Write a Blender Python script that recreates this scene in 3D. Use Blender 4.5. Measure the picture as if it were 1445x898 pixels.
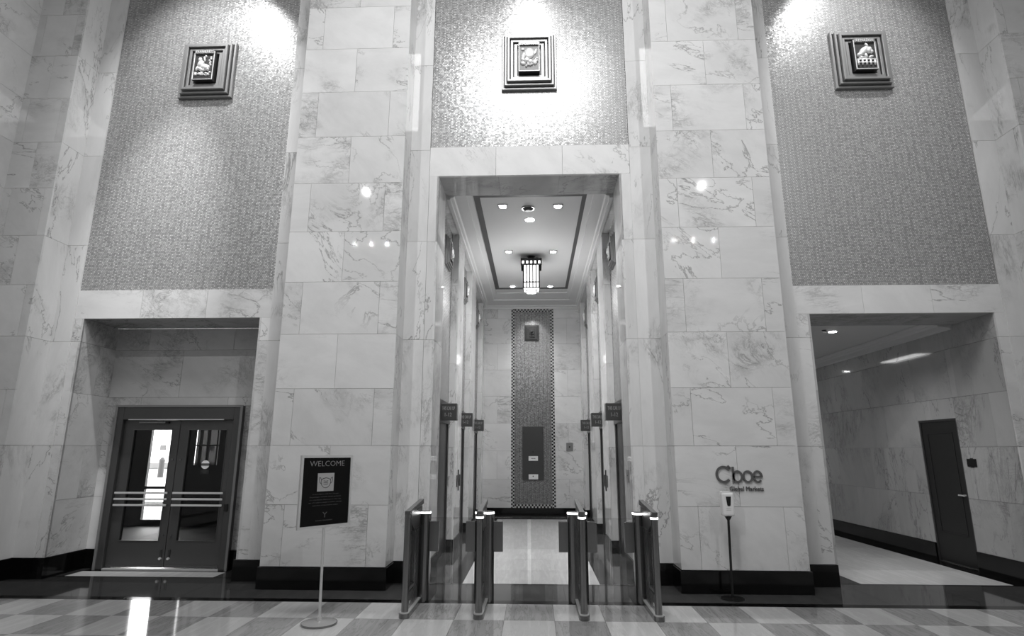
import bpy, bmesh, math, random
from mathutils import Matrix, Vector
random.seed(7)
for o in list(bpy.data.objects): bpy.data.objects.remove(o)
S = bpy.context.scene
COL = S.collection
# ------------------------------------------------------------------ camera
cd = bpy.data.cameras.new('camera'); cam = bpy.data.objects.new('camera', cd); COL.objects.link(cam)
cd.sensor_width = 36.0; cd.lens = 20.632; cd.clip_end = 200
R = Matrix(((0.9993, 0.0068, 0.0365), (0.0371, -0.2212, -0.9745), (0.0015, 0.9752, -0.2213)))
M4 = R.to_4x4(); M4.translation = (0, 0, 1.65); cam.matrix_world = M4
S.camera = cam
# ------------------------------------------------------------------ view, world
S.view_settings.view_transform = 'Standard'; S.view_settings.look = 'None'
S.view_settings.gamma = 1; S.view_settings.use_curve_mapping = False
S.view_settings.exposure = 0.12
W = bpy.data.worlds.new('overcast_sky'); S.world = W; W.use_nodes = True
W.node_tree.nodes['Background'].inputs[0].default_value = (1, 1, 1, 1)
W.node_tree.nodes['Background'].inputs[1].default_value = 14.0
# ------------------------------------------------------------------ lights
def aim(o, t):
    o.rotation_euler = (Vector(t) - o.location).to_track_quat('-Z', 'Y').to_euler()
def area(name, loc, size, power, tgt=None, sy=None):
    l = bpy.data.lights.new(name, 'AREA'); l.energy = power; l.size = size
    if sy: l.shape = 'RECTANGLE'; l.size_y = sy
    o = bpy.data.objects.new(name, l); COL.objects.link(o); o.location = loc
    if tgt: aim(o, tgt)
    return o
def spot(name, loc, tgt, power, deg, blend=0.6, rad=0.05):
    l = bpy.data.lights.new(name, 'SPOT'); l.energy = power; l.spot_size = math.radians(deg)
    l.spot_blend = blend; l.shadow_soft_size = rad
    o = bpy.data.objects.new(name, l); COL.objects.link(o); o.location = loc; aim(o, tgt)
    return o
area('lobby_ceiling_fill', (-0.05, 2.5, 10.7), 3.2, 420, (-.05, 4.0, 0), sy=2.8)  # broad overhead fill added for the lobby's ambient light
# wall washers over the three mosaics, with one extra fill spot
spot('mosaic_washer_or_fill', (-5.25, 5.9, 10.3), (-5.15, 8.02, 7.0), 900, 62, 1.0)
spot('mosaic_washer_or_fill', (-5.0, 5.7, 10.3), (-5.62, 8.02, 4.9), 2200, 25, 1.0)  # extra spot added to brighten the lower part of the left mosaic
spot('mosaic_washer_or_fill', (-0.04, 5.9, 10.3), (-0.04, 8.02, 7.0), 230, 52, 1.0)
spot('mosaic_washer_or_fill', (5.15, 5.9, 10.3), (5.0, 8.02, 7.2), 600, 54, 1.0)
# accent lamps high on the opposite side of the lobby
for x, y in ((-5.88, -3.87), (5.83, -3.77)):
    spot('lobby_accent_lamp', (x, y, 10.6), (x * .12, 7.8, 6.0), 1250, 56, 1.0, .022)
for x in (-7.1, -6.45, -5.8, 5.5, 6.25, 7.05):
    spot('lobby_accent_lamp', (x, -6.75, 9.7), (x * .2, 7.8, 5.0), 45, 60, .8, .008)

# ------------------------------------------------------------------ materials
MATS = {}
def g(v): return (v, v, v, 1)
def new(name):
    m = bpy.data.materials.new(name); m.use_nodes = True; MATS[name] = m
    nt = m.node_tree; b = nt.nodes['Principled BSDF']
    return m, nt, b
def plain(name, v, rough=.4, metal=0.0, spec=.5, emit=0, coat=0):
    m, nt, b = new(name)
    b.inputs['Base Color'].default_value = g(v); b.inputs['Roughness'].default_value = rough
    b.inputs['Metallic'].default_value = metal; b.inputs['Specular IOR Level'].default_value = spec
    if coat: b.inputs['Coat Weight'].default_value = coat; b.inputs['Coat Roughness'].default_value = .05
    if emit:
        b.inputs['Emission Color'].default_value = g(1); b.inputs['Emission Strength'].default_value = emit
    return m
def node(nt, t, **k):
    n = nt.nodes.new(t)
    for a, v in k.items(): setattr(n, a, v)
    return n
def math_(nt, op, a, b=None, c=None, clamp=False):
    n = node(nt, 'ShaderNodeMath', operation=op, use_clamp=clamp)
    for i, v in enumerate((a, b, c)):
        if v is None: continue
        if isinstance(v, (int, float)): n.inputs[i].default_value = v
        else: nt.links.new(v, n.inputs[i])
    return n.outputs[0]
def coords(nt, rot=(0, 0, 0), scale=(1, 1, 1)):
    tc = node(nt, 'ShaderNodeTexCoord'); oi = node(nt, 'ShaderNodeObjectInfo')
    cmb = node(nt, 'ShaderNodeCombineXYZ')
    for i, k in enumerate((37.0, 91.0, 53.0)):
        nt.links.new(math_(nt, 'MULTIPLY', oi.outputs['Random'], k), cmb.inputs[i])
    ad = node(nt, 'ShaderNodeVectorMath', operation='ADD')
    nt.links.new(tc.outputs['Object'], ad.inputs[0]); nt.links.new(cmb.outputs[0], ad.inputs[1])
    mp = node(nt, 'ShaderNodeMapping'); mp.inputs['Rotation'].default_value = rot; mp.inputs['Scale'].default_value = scale
    nt.links.new(ad.outputs[0], mp.inputs[0])
    return mp.outputs[0], oi.outputs['Random'], tc.outputs['Object']
def noise(nt, vec, scale, detail=6, rough=.6, dist=0.0):
    n = node(nt, 'ShaderNodeTexNoise'); n.inputs['Scale'].default_value = scale
    n.inputs['Detail'].default_value = detail; n.inputs['Roughness'].default_value = rough
    n.inputs['Distortion'].default_value = dist; nt.links.new(vec, n.inputs['Vector'])
    return n.outputs['Fac']
def sstep(nt, v, a, b, to0=0.0, to1=1.0):
    n = node(nt, 'ShaderNodeMapRange', interpolation_type='SMOOTHSTEP'); nt.links.new(v, n.inputs[0])
    for i, x in enumerate((a, b, to0, to1)): n.inputs[i + 1].default_value = x
    return n.outputs[0]
def grey_out(nt, v, b):
    c = node(nt, 'ShaderNodeCombineColor')
    for i in range(3): nt.links.new(v, c.inputs[i])
    nt.links.new(c.outputs[0], b.inputs['Base Color'])
def marble(name, base, vein=.6, cloud=.25, rough=.025, lean=.55, spread=1.0, amount=.5, spec=.5, stretch=2.6):
    m, nt, b = new(name)
    v0, rnd, _ = coords(nt)
    # each slab is cut at its own angle: the bedding leans differently from slab to slab
    rot = node(nt, 'ShaderNodeCombineXYZ')
    ang = math_(nt, 'ADD', math_(nt, 'MULTIPLY', math_(nt, 'FRACT', math_(nt, 'MULTIPLY', rnd, 7.31)), spread), lean)
    nt.links.new(ang, rot.inputs[1]); nt.links.new(ang, rot.inputs[0])
    mp = node(nt, 'ShaderNodeMapping'); nt.links.new(v0, mp.inputs[0]); nt.links.new(rot.outputs[0], mp.inputs['Rotation'])
    mp2 = node(nt, 'ShaderNodeMapping'); nt.links.new(mp.outputs[0], mp2.inputs[0]); mp2.inputs['Scale'].default_value = (stretch, stretch, .75)
    v = mp2.outputs[0]; w = mp.outputs[0]
    n1 = noise(nt, v, .62, 9, .62, .55)
    line1 = sstep(nt, math_(nt, 'ABSOLUTE', math_(nt, 'SUBTRACT', n1, .5)), 0, .011, 1, 0)
    n2 = noise(nt, v, 1.7, 9, .68, .9)
    line2 = sstep(nt, math_(nt, 'ABSOLUTE', math_(nt, 'SUBTRACT', n2, .48)), 0, .030, 1, 0)
    n3 = noise(nt, w, 3.2, 9, .7, 1.0)
    line3 = sstep(nt, math_(nt, 'ABSOLUTE', math_(nt, 'SUBTRACT', n3, .52)), 0, .018, 1, 0)
    msk = sstep(nt, noise(nt, w, .85, 4, .55, .3), .62 - .18 * amount, .76 - .14 * amount)
    gate = sstep(nt, noise(nt, w, .7, 2, .5), .44, .60)
    cl = sstep(nt, noise(nt, v, 1.9, 10, .74, .6), .38, .72)
    a = math_(nt, 'MULTIPLY', math_(nt, 'MULTIPLY', line1, gate), vein)
    b_ = math_(nt, 'MULTIPLY', math_(nt, 'MULTIPLY', line2, msk), vein * .75)
    c_ = math_(nt, 'MULTIPLY', math_(nt, 'MULTIPLY', line3, msk), vein * .55)
    d_ = math_(nt, 'MULTIPLY', math_(nt, 'MULTIPLY', cl, msk), cloud)
    soft = sstep(nt, noise(nt, v, 1.1, 8, .65, .3), .3, .75, 1.02, .90)
    k = math_(nt, 'SUBTRACT', 1.0, math_(nt, 'MAXIMUM', math_(nt, 'MAXIMUM', a, b_), c_))
    k = math_(nt, 'MULTIPLY', math_(nt, 'MULTIPLY', k, math_(nt, 'SUBTRACT', 1.0, d_)), soft)
    k = math_(nt, 'MULTIPLY', k, sstep(nt, rnd, 0, 1, 1.0, .90))
    grey_out(nt, math_(nt, 'MULTIPLY', k, base), b)
    b.inputs['Roughness'].default_value = rough; b.inputs['Specular IOR Level'].default_value = spec
    return m
marble('marble', .76, .52, .34, amount=.62)
marble('marble_vertical', .74, .52, .34, lean=-.25, spread=.5, stretch=3.0, amount=.55)
marble('marble_veined', .64, .48, .38, lean=.5, spread=.6, amount=1.0)
marble('marble_hall', .50, .42, .26, lean=-.2, spread=.7, amount=.8, rough=.07)
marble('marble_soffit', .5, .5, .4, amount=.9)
marble('marble_alley', .74, .46, .30, amount=.5)
def floorstone(name, base, streak, rough, rot, var=.9):
    m, nt, b = new(name)
    v, rnd, _ = coords(nt, (0, 0, rot), (9, .9, 1))
    n = noise(nt, v, 2.0, 6, .6, .5)
    d = math_(nt, 'ABSOLUTE', math_(nt, 'SUBTRACT', n, .5))
    l = sstep(nt, d, 0, .03, streak, 0)
    k = math_(nt, 'MULTIPLY', math_(nt, 'SUBTRACT', 1.0, l), sstep(nt, n, .3, .7, var, 1.05))
    k = math_(nt, 'MULTIPLY', k, sstep(nt, rnd, 0, 1, .92, 1.05))
    grey_out(nt, math_(nt, 'MULTIPLY', k, base), b)
    b.inputs['Roughness'].default_value = rough; b.inputs['Specular IOR Level'].default_value = .55
    return m
floorstone('floor_light', .60, .10, .07, .35, .92)
floorstone('floor_grey', .36, .32, .07, .35, .85)
floorstone('floor_alley', .78, .07, .12, 1.57, .9)
floorstone('granite', .045, .2, .05, .5, .7)
floorstone('granite_mid', .085, .2, .05, .5, .75)
plain('black_stone', .004, .12, spec=.35)
plain('grout', .30, .8); plain('grout_dark', .06, .7)
plain('plaster', .62, .7); plain('cove', .66, .6); plain('band', .07, .5)
plain('lobby_ceiling_paint', .6, .8); plain('dark_wall', .02, .6)
plain('bronze', .27, .38, .45); plain('bronze_light', .42, .28, .9); plain('bronze_dark', .07, .4, .7)
plain('bronze_frame', .55, .25, .9); plain('relief_metal', .75, .4, .35)
plain('steel', .27, .27, 1.0); plain('steel_light', .75, .32, .5); plain('steel_dark', .15, .35, .9)
plain('elevator_metal', .10, .38, .8); plain('sign_metal', .10, .4, .5)
plain('hall_door_metal', .035, .4, .3); plain('steel_brushed', .55, .3, .6); plain('door_metal', .12, .4, .75); plain('white_plastic', .8, .3); plain('black_plastic', .01, .35)
plain('poster_black', .003, .45, spec=.2); plain('poster_grey', .09, .5); plain('poster_bright', .32, .4); plain('poster_silver', .5, .35, .3)
plain('letter_grey', .13, .45, .3); plain('letter_pale', .40, .45)
plain('pavement', .5, .9); plain('facade', .8, .9); plain('road', .3, .9)
plain('lamp_glass', .9, .4, emit=2.2); plain('lamp_lens', .9, .4, emit=25); plain('pill_light', .9, .3, emit=8)
plain('lamp_panel', .9, .4, emit=5); plain('window_milky_spare', .75, .7); plain('lantern_metal', .03, .45, .4)
def glass(name, tint, mirror=1.0):
    m, nt, b = new(name); nt.nodes.remove(b)
    t = node(nt, 'ShaderNodeBsdfTransparent'); t.inputs[0].default_value = g(tint)
    s = node(nt, 'ShaderNodeBsdfGlossy'); s.inputs['Roughness'].default_value = .0; s.inputs[0].default_value = g(1)
    f = node(nt, 'ShaderNodeFresnel'); f.inputs[0].default_value = 1.45
    mx = node(nt, 'ShaderNodeMixShader')
    nt.links.new(math_(nt, 'MULTIPLY', f.outputs[0], mirror), mx.inputs[0])
    nt.links.new(t.outputs[0], mx.inputs[1]); nt.links.new(s.outputs[0], mx.inputs[2])
    nt.links.new(mx.outputs[0], nt.nodes['Material Output'].inputs[0])
glass('gate_glass', .90, 1.0); glass('door_glass', .72, .8); glass('window_glass_milky', .13, .5)
def mosaic(name, lo, hi, tile, metal, axis=0, tilt=.12, rough=.28, border=0):
    m, nt, b = new(name)
    tc = node(nt, 'ShaderNodeTexCoord'); sp = node(nt, 'ShaderNodeSeparateXYZ'); nt.links.new(tc.outputs['Object'], sp.inputs[0])
    u, w = sp.outputs[axis], sp.outputs[2]
    row = math_(nt, 'FLOOR', math_(nt, 'DIVIDE', w, tile * .86))
    off = math_(nt, 'MULTIPLY', math_(nt, 'MODULO', row, 2.0), .5)
    uu = math_(nt, 'ADD', math_(nt, 'DIVIDE', u, tile), off)
    col = math_(nt, 'FLOOR', uu)
    cmb = node(nt, 'ShaderNodeCombineXYZ'); nt.links.new(col, cmb.inputs[0]); nt.links.new(row, cmb.inputs[1])
    wn = node(nt, 'ShaderNodeTexWhiteNoise', noise_dimensions='2D'); nt.links.new(cmb.outputs[0], wn.inputs[0])
    fu = math_(nt, 'ABSOLUTE', math_(nt, 'SUBTRACT', math_(nt, 'FRACT', uu), .5))
    fw = math_(nt, 'ABSOLUTE', math_(nt, 'SUBTRACT', math_(nt, 'FRACT', math_(nt, 'DIVIDE', w, tile * .86)), .5))
    edge = math_(nt, 'MAXIMUM', fu, fw)
    face = sstep(nt, edge, .40, .46, 1, 0)
    tone = sstep(nt, wn.outputs[0], 0, 1, lo, hi)
    # every few tiles a bright one set in a regular diaper pattern
    pat = math_(nt, 'COMPARE', math_(nt, 'MODULO', math_(nt, 'ADD', col, math_(nt, 'MULTIPLY', row, 2.0)), 4.0), 0.0, .5)
    tone = math_(nt, 'ADD', tone, math_(nt, 'MULTIPLY', pat, (hi - lo) * .9))
    val = math_(nt, 'ADD', math_(nt, 'MULTIPLY', tone, face), math_(nt, 'MULTIPLY', math_(nt, 'SUBTRACT', 1.0, face), lo * .35))
    grey_out(nt, val, b)
    b.inputs['Metallic'].default_value = metal; b.inputs['Roughness'].default_value = rough
    ge = node(nt, 'ShaderNodeNewGeometry')
    sub = node(nt, 'ShaderNodeVectorMath', operation='SUBTRACT'); nt.links.new(wn.outputs['Color'], sub.inputs[0]); sub.inputs[1].default_value = (.5, .5, .5)
    sc = node(nt, 'ShaderNodeVectorMath', operation='SCALE'); nt.links.new(sub.outputs[0], sc.inputs[0]); sc.inputs['Scale'].default_value = tilt
    ad = node(nt, 'ShaderNodeVectorMath', operation='ADD'); nt.links.new(ge.outputs['Normal'], ad.inputs[0]); nt.links.new(sc.outputs[0], ad.inputs[1])
    nm = node(nt, 'ShaderNodeVectorMath', operation='NORMALIZE'); nt.links.new(ad.outputs[0], nm.inputs[0])
    nt.links.new(nm.outputs[0], b.inputs['Normal'])
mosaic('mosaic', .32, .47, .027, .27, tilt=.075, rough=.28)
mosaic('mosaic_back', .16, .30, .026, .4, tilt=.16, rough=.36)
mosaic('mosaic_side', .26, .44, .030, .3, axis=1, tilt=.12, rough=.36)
def checker(name, size, axis):
    m, nt, b = new(name)
    tc = node(nt, 'ShaderNodeTexCoord'); c = node(nt, 'ShaderNodeTexChecker'); c.inputs['Scale'].default_value = 1 / size
    c.inputs[1].default_value = g(.5); c.inputs[2].default_value = g(.008)
    ad = node(nt, 'ShaderNodeVectorMath', operation='ADD'); ad.inputs[1].default_value = (.003, .003, .003)
    nt.links.new(tc.outputs['Object'], ad.inputs[0]); nt.links.new(ad.outputs[0], c.inputs[0]); nt.links.new(c.outputs[0], b.inputs['Base Color'])
    b.inputs['Roughness'].default_value = .25
checker('checker', .045, 0)

# ------------------------------------------------------------------ mesh helpers
CACHE = {}
def link(name, me, parent=None, loc=(0, 0, 0), rot=None):
    o = bpy.data.objects.new(name, me); COL.objects.link(o)
    if parent: o.parent = parent
    o.location = loc
    if rot: o.rotation_euler = rot
    return o
def box(name, x0, x1, y0, y1, z0, z1, mat, parent=None, bevel=0.0):
    """box in the parent's coordinates, origin at its centre, mesh shared between equal boxes"""
    dx, dy, dz = abs(x1 - x0), abs(y1 - y0), abs(z1 - z0)
    key = (round(dx, 4), round(dy, 4), round(dz, 4), mat, bevel)
    me = CACHE.get(key)
    if not me:
        bm = bmesh.new(); bmesh.ops.create_cube(bm, size=1)
        bmesh.ops.scale(bm, vec=(dx, dy, dz), verts=bm.verts)
        if bevel: bmesh.ops.bevel(bm, geom=bm.edges[:], offset=bevel, segments=2, affect='EDGES', profile=.5)
        me = bpy.data.meshes.new(name); bm.to_mesh(me); bm.free(); me.materials.append(MATS[mat]); CACHE[key] = me
    return link(name, me, parent, ((x0 + x1) / 2, (y0 + y1) / 2, (z0 + z1) / 2))
def mesh(name, bm, mat, parent=None, smooth=False, loc=(0, 0, 0)):
    me = bpy.data.meshes.new(name)
    if smooth:
        for f in bm.faces: f.smooth = True
    bm.normal_update(); bm.to_mesh(me); bm.free(); me.materials.append(MATS[mat])
    return link(name, me, parent, loc)
def bcube(bm, x0, x1, y0, y1, z0, z1):
    r = bmesh.ops.create_cube(bm, size=1)['verts']
    bmesh.ops.scale(bm, vec=(x1 - x0, y1 - y0, z1 - z0), verts=r)
    bmesh.ops.translate(bm, vec=((x0 + x1) / 2, (y0 + y1) / 2, (z0 + z1) / 2), verts=r)
def bcyl(bm, p0, p1, r0, r1=None, n=20, sx=1, sy=1):
    r1 = r0 if r1 is None else r1
    p0, p1 = Vector(p0), Vector(p1); d = p1 - p0
    q = d.to_track_quat('Z', 'Y').to_matrix().to_4x4(); q.translation = (p0 + p1) / 2
    vs = bmesh.ops.create_cone(bm, cap_ends=True, segments=n, radius1=r0, radius2=r1, depth=d.length)['verts']
    bmesh.ops.scale(bm, vec=(sx, sy, 1), verts=vs); bmesh.ops.transform(bm, matrix=q, verts=vs)
def cyl(name, p0, p1, r0, mat, parent=None, r1=None, n=20, smooth=False, sx=1, sy=1):
    bm = bmesh.new(); bcyl(bm, p0, p1, r0, r1, n, sx, sy); return mesh(name, bm, mat, parent, smooth)
def prism(name, poly, h, mat, parent=None, plane='xy', base=0.0):
    """extrude a polygon; plane xy -> along z, xz -> along y (from base by h)"""
    bm = bmesh.new()
    f = (lambda a, b, c: (a, b, c)) if plane == 'xy' else ((lambda a, b, c: (a, c, b)) if plane == 'xz' else (lambda a, b, c: (c, a, b)))
    lo = [bm.verts.new(f(a, b, base)) for a, b in poly]; hi = [bm.verts.new(f(a, b, base + h)) for a, b in poly]
    n = len(poly); bm.faces.new(lo); bm.faces.new(hi)
    for i in range(n): bm.faces.new((lo[i], lo[(i + 1) % n], hi[(i + 1) % n], hi[i]))
    bmesh.ops.recalc_face_normals(bm, faces=bm.faces)
    return mesh(name, bm, mat, parent)
def thing(name, label, cat, loc=(0, 0, 0), rotz=0, group=None):
    o = bpy.data.objects.new(name, None); COL.objects.link(o); o.location = loc; o.rotation_euler = (0, 0, rotz)
    o['label'] = label; o['category'] = cat
    if group: o['group'] = group
    return o
def tag(o, label, cat, group=None):
    o['label'] = label; o['category'] = cat
    if group: o['group'] = group
    return o
def struct(name):
    o = bpy.data.objects.new(name, None); COL.objects.link(o); o['kind'] = 'structure'; return o
def sbox(name, x0, x1, y0, y1, z0, z1, mat):
    bm = bmesh.new(); bcube(bm, x0, x1, y0, y1, z0, z1)
    o = mesh(name, bm, mat); o['kind'] = 'structure'; return o
def text(name, s, x0, x1, z0, z1, y, mat, parent=None, depth=.004, bold=0.0, mat4=None, facing='-y'):
    """text fitted into a rectangle; local x right, z up, facing -y"""
    c = bpy.data.curves.new(name, 'FONT'); c.body = s; c.size = 1; c.extrude = .01; c.offset = bold; c.resolution_u = 2
    c.align_x = 'CENTER'
    t = bpy.data.objects.new(name + '_tmp', c); COL.objects.link(t)
    dg = bpy.context.evaluated_depsgraph_get(); me = bpy.data.meshes.new_from_object(t.evaluated_get(dg))
    bpy.data.objects.remove(t); bpy.data.curves.remove(c)
    xs = [v.co.x for v in me.vertices]; ys = [v.co.y for v in me.vertices]
    ax, bx, ay, by = min(xs), max(xs), min(ys), max(ys)
    for v in me.vertices:
        u = (v.co.x - ax) / (bx - ax) * (x1 - x0) + x0; w = (v.co.y - ay) / (by - ay) * (z1 - z0) + z0
        v.co = Vector((u, y - (v.co.z / .02 + .5) * depth, w))
        if mat4: v.co = mat4 @ v.co
    me.materials.clear(); me.materials.append(MATS[mat])
    return link(name, me, parent)

# ------------------------------------------------------------------ stone setting helpers
G = .0018     # half joint
CZ = [.262 + .7275 * k for k in range(16)]          # course heights
CZ2 = CZ[::2]
def face_y(parent, x0, x1, y, zs, mat, splits=None, z0=None, z1=None, th=.03, name='marble_slab', alt=None):
    """slabs on a wall facing -y, front at y"""
    zz = [z for z in zs if (z0 is None or z > z0 + .04) and (z1 is None or z < z1 - .04)]
    if z0 is not None: zz = [z0] + zz
    if z1 is not None: zz = zz + [z1]
    for k in range(len(zz) - 1):
        zc = (zz[k] + zz[k + 1]) / 2
        kk = int((zc - .262) / .7275)
        sp = splits(kk) if splits else []
        xs = [x0] + [x0 + (x1 - x0) * f for f in sp] + [x1]
        for a, b in zip(xs[:-1], xs[1:]):
            m = mat if not alt or random.random() > alt[1] else alt[0]
            box(name, a + G * (a != x0), b - G * (b != x1), y, y + th, zz[k] + G, zz[k + 1] - G, m, parent)
def face_x(parent, x, y0, y1, zs, mat, splits=None, z0=None, z1=None, th=.03, side=1, name='marble_slab', alt=None):
    """slabs on a wall facing +x (side=1) or -x (side=-1), front at x"""
    zz = [z for z in zs if (z0 is None or z > z0 + .04) and (z1 is None or z < z1 - .04)]
    if z0 is not None: zz = [z0] + zz
    if z1 is not None: zz = zz + [z1]
    for k in range(len(zz) - 1):
        kk = int(((zz[k] + zz[k + 1]) / 2 - .262) / .7275)
        sp = splits(kk) if splits else []
        ys = [y0] + [y0 + (y1 - y0) * f for f in sp] + [y1]
        for a, b in zip(ys[:-1], ys[1:]):
            m = mat if not alt or random.random() > alt[1] else alt[0]
            box(name, x - th * side, x, a + G * (a != y0), b - G * (b != y1), zz[k] + G, zz[k + 1] - G, m, parent)
TOP = CZ[-1]
P0, P2, PB = 7.60, 8.03, 8.78
# ------------------------------------------------------------------ lobby shell
sbox('ceiling', -8.2, 8.1, -7.3, 8.6, 11.0, 11.2, 'lobby_ceiling_paint')
sbox('wall_back', -8.2, 8.1, -7.3, -7.0, 0, 11.0, 'marble_hall')
# front wall backing: one mesh with the three openings left free
bm = bmesh.new()
for a in ((-8.2, -6.52, 8.08, 8.75, 0, 11), (-3.88, -1.42, 8.08, 8.70, 0, 11), (1.31, 3.75, 8.08, 8.70, 0, 11), (6.32, 8.1, 8.08, 8.85, 0, 11),
          (-6.52, -3.88, 8.10, 8.75, 3.55, 11), (-1.42, 1.31, 8.10, 8.70, 5.70, 11), (3.75, 6.32, 8.10, 8.85, 3.55, 11)):
    bcube(bm, *a)
wf = mesh('wall_front', bm, 'grout'); wf['kind'] = 'structure'
# protruding pillars
def pillar(name, x0, x1, left=True, right=True):
    bm = bmesh.new(); bcube(bm, x0 + .02, x1 - .02, P0 + .02, 8.1, 0, 11)
    p = mesh(name, bm, 'grout'); p['kind'] = 'structure'
    face_y(p, x0, x1, P0, CZ, 'marble', lambda k: [.5] if k % 2 else [.16, .84], alt=('marble_veined', .0))
    if right: face_x(p, x1, P0 + .03, P2, CZ2, 'marble_vertical', side=1)
    if left: face_x(p, x0, P0 + .03, P2, CZ2, 'marble_vertical', side=-1)
    return p
pillar('wall_pillar_left', -3.39, -1.83)
pillar('wall_pillar_right', 1.755, 3.27)
pillar('wall_pillar_far_left', -7.65, -6.92, left=False)
pillar('wall_pillar_far_right', 6.75, 7.45, right=False)
# strips beside the pillars and frames round the openings
for x0, x1 in ((-6.92, -6.63), (-3.75, -3.39), (-1.83, -1.54), (1.44, 1.755), (3.27, 3.62), (6.43, 6.75)):
    face_y(wf, x0, x1, P2, CZ2, 'marble_vertical')
FY = P2 + .012
for x0, x1, zt in ((-6.63, -6.49, 3.51), (-3.91, -3.75, 3.51), (-1.54, -1.39, 5.66), (1.28, 1.44, 5.66), (3.62, 3.78, 3.51), (6.29, 6.43, 3.51)):
    face_y(wf, x0 + .002, x1, FY, CZ2, 'marble_vertical' if zt > 4 else 'marble', z0=.262, z1=zt)
for x0, x1, za, zb, n in ((-6.63, -3.75, 3.51, 3.93, 3), (-1.54, 1.44, 5.66, 6.13, 3), (3.62, 6.43, 3.51, 3.91, 3)):
    for i in range(n):
        a = x0 + (x1 - x0) * i / n; b = x0 + (x1 - x0) * (i + 1) / n
        box('marble_slab', a + G, b - G, FY, FY + .05, za, zb, 'marble', wf)
    box('mosaic_panel', x0 + .004, x1 - .004, P2 + .03, P2 + .06, zb, 10.99, 'mosaic', wf)
# jambs and soffits of the three openings
face_x(wf, -6.49, FY, PB, CZ, 'marble_veined', lambda k: [.0 + .55] if k % 2 else [], z0=.262, z1=3.51)
face_x(wf, -3.91, FY, PB, CZ, 'marble_veined', z0=.262, z1=3.51, side=-1)
face_x(wf, -1.39, FY, 8.70, CZ2, 'marble_vertical', z0=.262, z1=5.66)
face_x(wf, 1.28, FY, 8.70, CZ2, 'marble_vertical', z0=.262, z1=5.66, side=-1)
face_x(wf, 3.78, FY, 8.87, CZ, 'marble_hall', z0=.262, z1=3.51, side=-1)
for x0, x1, y1, z, n in ((-6.52, -3.88, PB, 3.51, 3), (-1.42, 1.31, 8.75, 5.66, 3), (3.75, 6.32, 8.87, 3.51, 3)):
    for i in range(n):
        a = x0 + (x1 - x0) * i / n; b = x0 + (x1 - x0) * (i + 1) / n
        box('soffit_slab', a + G, b - G, FY + .05, y1, z, z + .04, 'marble_soffit', wf)
# black baseboards of the front wall
bm = bmesh.new(); e = .02
for a in ((-6.92 - .2, -6.63, P2 - e, 8.1), (-6.63, -6.49 + e, P2 - e + .01, 8.1), (-7.65, -6.92 + e, P0 - e, 8.1)):
    bcube(bm, *a, 0, .26)
bcube(bm, -6.52, -6.49 + e, 8.03, 8.80, 0, .26)
bcube(bm, -6.52, -6.24, 8.76, 8.80, 0, .26)
o = mesh('baseboard_far_left', bm, 'black_stone'); o['kind'] = 'structure'
bm = bmesh.new()
bcube(bm, -3.39 - e, -1.83 + e, P0 - e, 8.1, 0, .255); bcube(bm, -3.91 - e, -3.39, P2 - e, 8.8, 0, .26); bcube(bm, -4.36, -3.91, 8.74, 8.80, 0, .26)
bcube(bm, -1.83, -1.39 + e, P2 - e, 8.70, 0, .26)
o = mesh('baseboard_left', bm, 'black_stone'); o['kind'] = 'structure'
bm = bmesh.new()
bcube(bm, 1.755 - e, 3.27 + e, P0 - e, 8.1, 0, .255); bcube(bm, 3.27, 3.78 + e, P2 - e, 8.8, 0, .26); bcube(bm, 1.28 - e, 1.755, P2 - e, 8.70, 0, .26)
o = mesh('baseboard_right', bm, 'black_stone'); o['kind'] = 'structure'
bm = bmesh.new(); bcube(bm, 6.31, 6.75, P2 - e, 8.1, 0, .26); bcube(bm, 6.75 - e, 7.45, P0 - e, 8.1, 0, .26)
o = mesh('baseboard_far_right', bm, 'black_stone'); o['kind'] = 'structure'
# side walls of the lobby
wl = sbox('wall_left', -8.2, -7.70, -7.0, 8.1, 0, 11, 'marble')
face_x(wl, -7.65, 3.0, P0, CZ, 'marble', lambda k: [.33, .66] if k % 2 else [.16, .5, .84], th=.05)
wr = sbox('wall_right', 7.50, 8.1, -7.0, 8.1, 0, 11, 'marble')
face_x(wr, 7.45, 3.0, P0, CZ, 'marble', lambda k: [.33, .66] if k % 2 else [.16, .5, .84], th=.05, side=-1)
# ------------------------------------------------------------------ floor
fl = sbox('floor', -12, 8.1, -7.0, 17, -.2, -.02, 'grout_dark')
PX, PY = .5033, .64
for r in range(7):
    y1 = 7.02 - PY * r; y0 = y1 - PY
    for c in range(-16, 15):
        x0 = .19 + PX * c
        if x0 < -7.7 or x0 + PX > 7.75: continue
        box('floor_tile', x0 + .0015, x0 + PX - .0015, y0 + .0015, y1 - .0015, -.02, 0, 'floor_light' if (r + c) % 2 == 0 else 'floor_grey', fl)
sb = box('floor_field', -7.7, 7.5, -7, 7.02 - PY * 7, -.02, -.001, 'floor_grey', fl)
def run(x0, x1, y0, y1, n, mat, name='granite_slab', along='x'):
    for i in range(n):
        if along == 'x':
            a = x0 + (x1 - x0) * i / n; b = x0 + (x1 - x0) * (i + 1) / n
            box(name, a + .001, b - .001, y0, y1, -.02, 0, mat, fl)
        else:
            a = y0 + (y1 - y0) * i / n; b = y0 + (y1 - y0) * (i + 1) / n
            box(name, x0, x1, a + .001, b - .001, -.02, 0, mat, fl)
run(-7.7, 7.5, 7.021, 7.16, 8, 'black_stone', 'border_strip')
run(-7.7, 7.5, 7.162, 7.90, 17, 'granite_mid')
run(-7.7, -1.38, 7.902, 8.20, 6, 'granite')
run(-1.38, 1.28, 7.902, 7.975, 2, 'granite_mid')
run(-1.38, 1.28, 7.977, 8.025, 1, 'black_stone', 'border_strip')
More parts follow.
